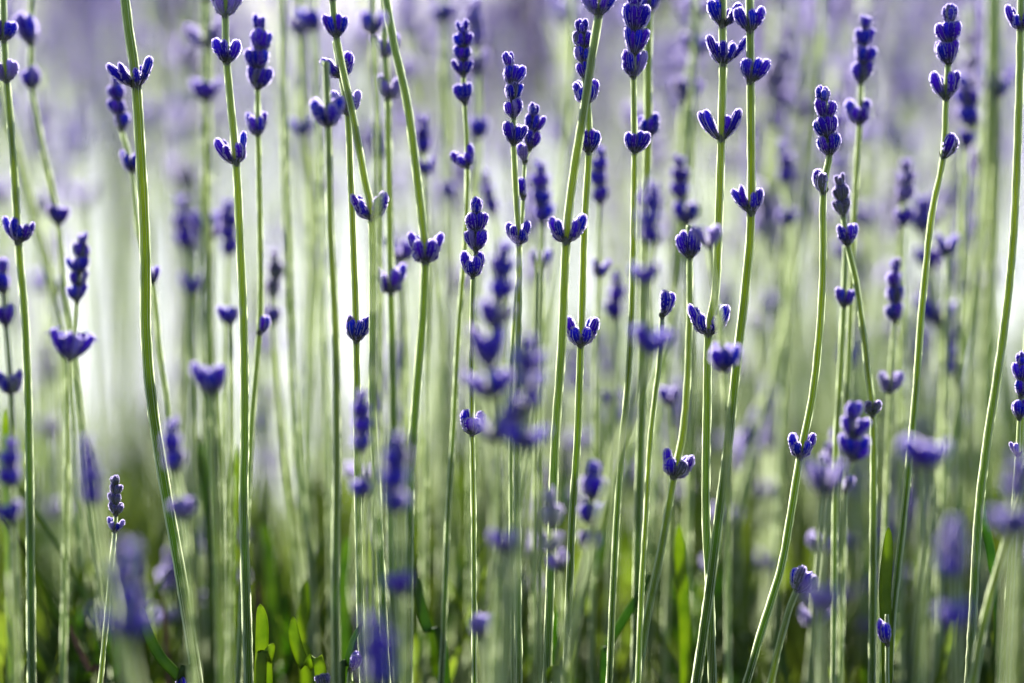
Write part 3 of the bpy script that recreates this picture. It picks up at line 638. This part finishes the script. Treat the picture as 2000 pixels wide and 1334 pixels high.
# rows beyond the path, joined: too far and blurred to be counted
def far_rows(name, y0, y1, n, xw, seed, label, hs=(.24, .40), x_min=None):
    rnd = random.Random(seed); V, F, mi, T = [], [], [], []
    for _ in range(n):
        y = rnd.uniform(y0, y1); x = rnd.uniform(-xw if x_min is None else x_min, xw) * y; h = rnd.uniform(*hs); lx = rnd.uniform(-.04, .04)
        r = .0007; b0 = len(V)
        for t in (0, .5, 1):
            for a in (0, 2.09, 4.19): V.append((x + lx * t * t + r * math.cos(a), y + r * math.sin(a), h * t)); T.append(t)
        for i in (0, 3):
            for k in range(3): F.append((b0 + i + k, b0 + i + (k + 1) % 3, b0 + i + 3 + (k + 1) % 3, b0 + i + 3 + k)); mi.append(0)
        for j in range(7):
            z = h - .007 * j - (.02 if j > 3 else 0) - (.02 if j > 5 else 0); c = Vector((x + lx * (z / h) ** 2, y, z)); b0 = len(V); q = .0042 * rnd.uniform(.8, 1.2)
            V += [tuple(c + Vector(v)) for v in ((q, 0, .002), (0, q, .002), (-q, 0, .002), (0, -q, .002), (0, 0, -.003), (0, 0, .005))]; T += [.6] * 6
            for k in range(4): F += [(b0 + k, b0 + (k + 1) % 4, b0 + 5), (b0 + (k + 1) % 4, b0 + k, b0 + 4)]; mi += [1, 1]
    me = mesh(name, V, F, [M['stem'], M['lilac_far']], mi, T, smooth=False)
    return tag(obj(name, me), label, 'lavender', kind='stuff')
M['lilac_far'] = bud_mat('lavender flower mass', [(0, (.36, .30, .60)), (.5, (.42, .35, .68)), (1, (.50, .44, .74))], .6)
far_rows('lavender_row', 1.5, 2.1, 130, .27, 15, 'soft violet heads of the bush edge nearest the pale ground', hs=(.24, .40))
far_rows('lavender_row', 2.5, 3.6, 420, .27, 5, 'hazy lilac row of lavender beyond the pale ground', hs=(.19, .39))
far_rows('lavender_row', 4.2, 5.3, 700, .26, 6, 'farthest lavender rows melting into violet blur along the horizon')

# ------------------------------------------------------------------ leaves
def leaf_mesh(pts, wmax, th, name='leaf', m='leaf'):
    """solid narrow leaf with a channel down the middle; pts are 3-D, tip last"""
    path = catmull(pts, 6); n = len(path); V, F = [], []
    for i, p in enumerate(path):
        f = i / (n - 1); T_ = (path[min(i + 1, n - 1)] - path[max(i - 1, 0)]).normalized()
        u = Vector((1, 0, 0)); u = (u - T_ * u.dot(T_)).normalized(); v = T_.cross(u)
        w = wmax * .5 * (min(1, .35 + f * 1.6)) * (math.sqrt(max(1 - ((f - .72) / .28) ** 2, .012)) if f > .72 else 1)
        t = th * .5 * (1 if f < .9 else .6)
        for a, b in ((-1, .9), (-.5, -.4), (0, -.9), (.5, -.4), (1, .9), (.5, 1.0), (0, .1), (-.5, 1.0)):
            V.append(tuple(p + u * a * w + v * b * t))
    for i in range(n - 1):
        for k in range(8): F.append((i * 8 + k, i * 8 + (k + 1) % 8, (i + 1) * 8 + (k + 1) % 8, (i + 1) * 8 + k))
    F.append(tuple(range(8))); F.append(tuple((n - 1) * 8 + k for k in reversed(range(8))))
    # fine hair along both margins
    b0 = len(V)
    return mesh(name, V, F, [M[m]])
def hand_leaf(label, pts, w, off, m='leaf', name='lavender_leaf', cat='leaf'):
    sc = PX * (D + off) / D
    P3 = [P(a, b, off) for a, b in pts]
    last = P3[-1]
    P3 += [Vector((last.x + (P3[-1].x - P3[-2].x) * .4, last.y + .002, last.z * .5)), Vector((last.x + (P3[-1].x - P3[-2].x) * .5, last.y + .004, -.002))]
    base = Vector((P3[-1].x, P3[-1].y, 0))
    me = leaf_mesh([p - base for p in reversed(P3)], w * sc, w * sc * .22, name, m)
    o = obj(name, me, None, base); return tag(o, label, cat, 'single leaves rising into the bottom of the picture')
hand_leaf('dark curved leaf with a bright rim bending left, bottom left beside the thickest stalk', [(276, 1180), (284, 1225), (312, 1282), (352, 1325), (372, 1360)], 22, -.002)
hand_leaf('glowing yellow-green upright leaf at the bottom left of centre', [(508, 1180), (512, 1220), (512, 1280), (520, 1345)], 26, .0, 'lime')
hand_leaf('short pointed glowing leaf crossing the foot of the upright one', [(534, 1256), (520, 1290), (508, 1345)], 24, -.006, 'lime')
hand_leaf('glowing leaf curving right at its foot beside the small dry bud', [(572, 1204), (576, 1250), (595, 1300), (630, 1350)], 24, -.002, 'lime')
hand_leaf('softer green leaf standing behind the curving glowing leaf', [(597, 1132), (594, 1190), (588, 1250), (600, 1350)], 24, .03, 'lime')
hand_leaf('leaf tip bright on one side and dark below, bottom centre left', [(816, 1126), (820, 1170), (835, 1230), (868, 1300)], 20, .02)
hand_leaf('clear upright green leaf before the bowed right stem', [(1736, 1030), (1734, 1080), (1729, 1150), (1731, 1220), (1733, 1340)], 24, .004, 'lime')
hand_leaf('dark hooked leaf with a pale rounded tip, lower right', [(1920, 964), (1918, 1000), (1930, 1050), (1938, 1100), (1950, 1250)], 18, .012)
hand_leaf('blurred emerald leaf standing in the white gap, left', [(392, 850), (392, 910), (404, 980), (412, 1150)], 20, .06)
hand_leaf('blurred second green leaf right of the emerald one', [(460, 870), (458, 930), (452, 1020), (450, 1200)], 21, .05, 'lime')
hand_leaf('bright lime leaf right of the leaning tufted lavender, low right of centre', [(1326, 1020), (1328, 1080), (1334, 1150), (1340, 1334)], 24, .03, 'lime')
hand_leaf('blurred lime leaf above the upright glowing one', [(512, 1020), (520, 1050), (528, 1110), (532, 1250)], 22, .07)
hand_leaf('blurred leaf against the dark straight stem, left of centre', [(678, 1045), (674, 1090), (668, 1160), (676, 1334)], 22, .05)
hand_leaf('dark blue-green leaf slanting up to the right below the centre', [(1272, 1120), (1250, 1160), (1215, 1215), (1190, 1260), (1180, 1345)], 18, .02)
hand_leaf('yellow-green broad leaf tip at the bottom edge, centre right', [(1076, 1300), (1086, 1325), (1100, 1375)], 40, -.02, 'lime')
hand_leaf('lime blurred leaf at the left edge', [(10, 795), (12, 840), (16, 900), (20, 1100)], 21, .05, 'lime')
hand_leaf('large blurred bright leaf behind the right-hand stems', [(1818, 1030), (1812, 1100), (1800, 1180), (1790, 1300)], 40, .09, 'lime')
hand_leaf('dim green blurred leaf by the upper foot of the right stems', [(1876, 880), (1876, 950), (1868, 1040), (1860, 1250)], 26, .08)
hand_leaf('slender leaf rising right from the foot of the dark straight stem', [(708, 1215), (690, 1250), (676, 1300), (668, 1360)], 12, -.002)
hand_leaf('dry brown twig leaning left in the dark bottom left corner', [(135, 1218), (150, 1260), (175, 1310), (200, 1360)], 12, .03, 'dry', 'dry_twig', 'twig')
hand_leaf('straight reddish dry twig behind the curved dark leaf', [(316, 1160), (322, 1210), (328, 1290), (330, 1360)], 10, .05, 'dry', 'dry_twig', 'twig')
hand_leaf('pink-tipped dry twig left of the glowing upright leaf', [(503, 1135), (506, 1200), (510, 1334)], 10, .05, 'dry', 'dry_twig', 'twig')
L('tiny silvery dry bud cluster at the bottom edge beside the glowing leaves', [(630, 1325), (645, 1370)], (8, 10), -.002, [(628, 1322, 26, 30, 'C', 'grey'), (634, 1345, 26, 26, 'C', 'lilac')])
L('dark indigo bud tip poking up at the bottom edge left of centre', [(684, 1330), (676, 1380)], (7, 9), -.004, [(682, 1334, 36, 38, 'R')])
L('dark indigo bud at the bottom beside the curved dark leaf', [(355, 1322), (362, 1380)], (8, 10), -.001, [(354, 1340, 30, 26, 'C')])

# leafy shoots of the bushes: each a woody shoot with separate leaves, copied
LEAVES = []
for k in range(5):
    rnd = random.Random(70 + k); l = rnd.uniform(.026, .042); b = rnd.uniform(.1, .45)
    LEAVES.append(leaf_mesh([Vector((0, 0, 0)), Vector((0, l * .1 * b, l * .33)), Vector((0, l * .35 * b, l * .66)), Vector((0, l * .8 * b, l))], rnd.uniform(.0020, .0029), .0006))
def shoot_template(k):
    rnd = random.Random(900 + k); h = .15
    root = bpy.data.objects.new('leafy_shoot', None); col.objects.link(root); root.empty_display_size = .01
    lx, ly = rnd.uniform(-.02, .02), rnd.uniform(-.02, .02)
    def c(t): return Vector((lx * t * t, ly * t * t, h * t))
    path = [c(1 - i / 12) for i in range(13)]; path[-1].z = -.003
    obj('woody_stem', stem_mesh('woody_stem', path, .0016, .0007, rnd, nf=4, nseg=6), root)
    for i in range(13):
        t = .42 + .58 * i / 12; az = (i % 2) * 1.57 + rnd.uniform(-.3, .3)
        for s in (0, math.pi):
            if i == 12 and s: continue
            o = obj('leaf', rnd.choice(LEAVES), root, c(t)); tilt = rnd.uniform(.25, .75) * (1.1 - t * .55)
            o.rotation_euler = (-tilt if True else 0, 0, az + s); sc = rnd.uniform(.75, 1.1); o.scale = (sc, sc, sc)
    return root, h
SH = [shoot_template(k) for k in range(5)]; used_s = set()
def place_shoot(k, x, y, rz, s, label, group):
    src, h = SH[k]
    if k in used_s:
        r = src.copy(); col.objects.link(r)
        for ch in src.children:
            c = ch.copy(); col.objects.link(c); c.parent = r
    else: r = src; used_s.add(k)
    r.location = (x, y, 0); r.rotation_euler = (0, 0, rz); r.scale = (s, s, s)
    tag(r, label, 'leaf shoot', group); return r
rs = random.Random(77)
POOL2 = []
SB = ['bottom left corner', 'foot of the thickest stalk', 'foot of the slanting stems', 'bottom centre', 'foot of the leaning tufted lavender', 'foot of the winged lavender', 'foot of the bract-bearing stalk', 'bottom right corner']
for i in range(235):
    u = rs.random(); d = .70 + .6 * u if i < 150 else rs.uniform(.72, .9); fx = rs.uniform(-.56, .56)
    right = fx > -.02
    top = rs.uniform(.150, .205) + (.012 * u if right else -.03 * u)
    if i >= 150: top = rs.uniform(.155, .195)
    band = min(7, max(0, int((fx + .5) * 8))); row = 'front' if d < .85 else 'middle' if d < 1.1 else 'back'
    r = place_shoot(rs.randrange(5), fx * W * d / D, d, rs.uniform(0, 6.28), top / .175, '', 'leafy shoots of the lavender bush')
    POOL2.append((r, fx, f'leafy green shoot, {row} of bush,', SB[band]))
single_out(POOL2)
def foliage_mass(name, y0, y1, x0, x1, n, z0, z1, seed, label):
    rnd = random.Random(seed); V, F = [], []
    for _ in range(n):
        p = Vector((rnd.uniform(x0, x1), rnd.uniform(y0, y1), rnd.uniform(z0, z1) * rnd.uniform(.6, 1))); a = rnd.uniform(0, 6.28)
        d = Vector((math.cos(a) * .5, math.sin(a) * .5, 1)).normalized(); s = Vector((-math.sin(a), math.cos(a), 0)); l = rnd.uniform(.02, .04); w = rnd.uniform(.0014, .0022)
        b0 = len(V); nrm = d.cross(s) * .0003
        V += [tuple(p - s * w * .5), tuple(p + s * w * .5), tuple(p + d * l * .6 + s * w), tuple(p + d * l), tuple(p + d * l * .6 - s * w), tuple(p + d * l * .5 + nrm * 2)]
        F += [(b0, b0 + 1, b0 + 5), (b0 + 1, b0 + 2, b0 + 5), (b0 + 2, b0 + 3, b0 + 5), (b0 + 3, b0 + 4, b0 + 5), (b0 + 4, b0, b0 + 5)]
    return tag(obj(name, mesh(name, V, F, [M['leaf']], smooth=False)), label, 'foliage', kind='stuff')
foliage_mass('foliage', .70, 1.0, -.45, .45, 15000, .05, .175, 4, 'dense green leaf mat in the dark heart of the lavender bush')
foliage_mass('foliage', .98, 1.3, -.5, -.02, 1500, .04, .165, 25, 'thin leaf haze behind the left half of the picture')
foliage_mass('foliage', 1.2, 1.5, .0, .6, 2600, .04, .185, 24, 'thin pale green leaf haze behind the right half of the picture')
foliage_mass('foliage', .95, 1.2, -.02, .6, 6000, .05, .165, 14, 'blurred green leaf mass behind the right half of the picture')

# plum-leaved shrubs behind the field
def shrub(x, y, w, h, seed, label):
    rnd = random.Random(seed)
    z0 = .235
    root = bpy.data.objects.new('plum_shrub', None); col.objects.link(root); root.location = (x, y, 0)
    tag(root, label, 'shrub', 'dark plum shrubs behind the lavender rows')
    V, F = [], []
    def tube(a, b, r0, r1):
        b0 = len(V)
        for p, r in ((a, r0), (b, r1)):
            for j in range(6): an = j * math.pi / 3; V.append((p.x + r * math.cos(an), p.y + r * math.sin(an), p.z))
        for j in range(6): F.append((b0 + j, b0 + (j + 1) % 6, b0 + 6 + (j + 1) % 6, b0 + 6 + j))
    for k in range(9):
        a = rnd.uniform(0, 6.28); q = Vector((math.cos(a) * w * .3, math.sin(a) * w * .3, h * rnd.uniform(.5, .85))); m = Vector((q.x * .12, q.y * .12, z0 * .9))
        tube(Vector((0, 0, -.01)), m, .004, .003); tube(m, q, .003, .0015)
    obj('trunk', mesh('trunk', V, F, [M['dry']]), root)
    V, F = [], []
    for _ in range(5200):
        a = rnd.uniform(0, 6.28); zz = rnd.random(); rr = (.25 + .75 * math.sin(math.pi * min(1, zz * .85 + .12))) * math.sqrt(rnd.random()) * (1 + .25 * math.sin(a * 3 + zz * 7 + seed))
        c = Vector((math.cos(a) * rr * w * .5, math.sin(a) * rr * w * .5, z0 + (h - z0) * zz))
        d = Vector((rnd.gauss(0, 1), rnd.gauss(0, 1), rnd.gauss(0, 1))).normalized(); s = d.orthogonal().normalized() * .005; d = d * .009; b0 = len(V)
        V += [tuple(c - d), tuple(c + s), tuple(c + d), tuple(c - s)]; F.append((b0, b0 + 1, b0 + 2, b0 + 3))
    obj('crown', mesh('crown', V, F, [M['plum']], smooth=False), root)
def plum_b(nt):
    tc = N(nt, 'ShaderNodeTexCoord'); nz = N(nt, 'ShaderNodeTexNoise', Scale=12.0, Detail=3.0); nt.links.new(tc.outputs['Object'], nz.inputs[0])
    return thin(nt, ramp(nt, nz.outputs[0], [(.3, (.035, .012, .05)), (.7, (.07, .03, .10))]), .06, .8, None, .03)
M['plum'] = mat('plum leaves', plum_b)
def at_px(px, y): return (px - 1000) / 2000 * W * y / D
for px, y, w, h, s, lb in ((280, 2.25, .16, .42, 1, 'dark plum shrub blurred behind the top of the thickest stalk'), (888, 2.4, .14, .345, 2, 'small dark plum shrub blurred left of the centre top'),
                           (1245, 2.1, .22, .46, 3, 'darkest plum shrub blurred behind the four-cup lavender'), (1565, 2.1, .25, .46, 4, 'plum shrub blurred behind the upper right gap'), (1760, 2.3, .14, .42, 5, 'plum shrub blurred behind the upper right spikes')):
    shrub(at_px(px, y), y, w, h, s, lb)
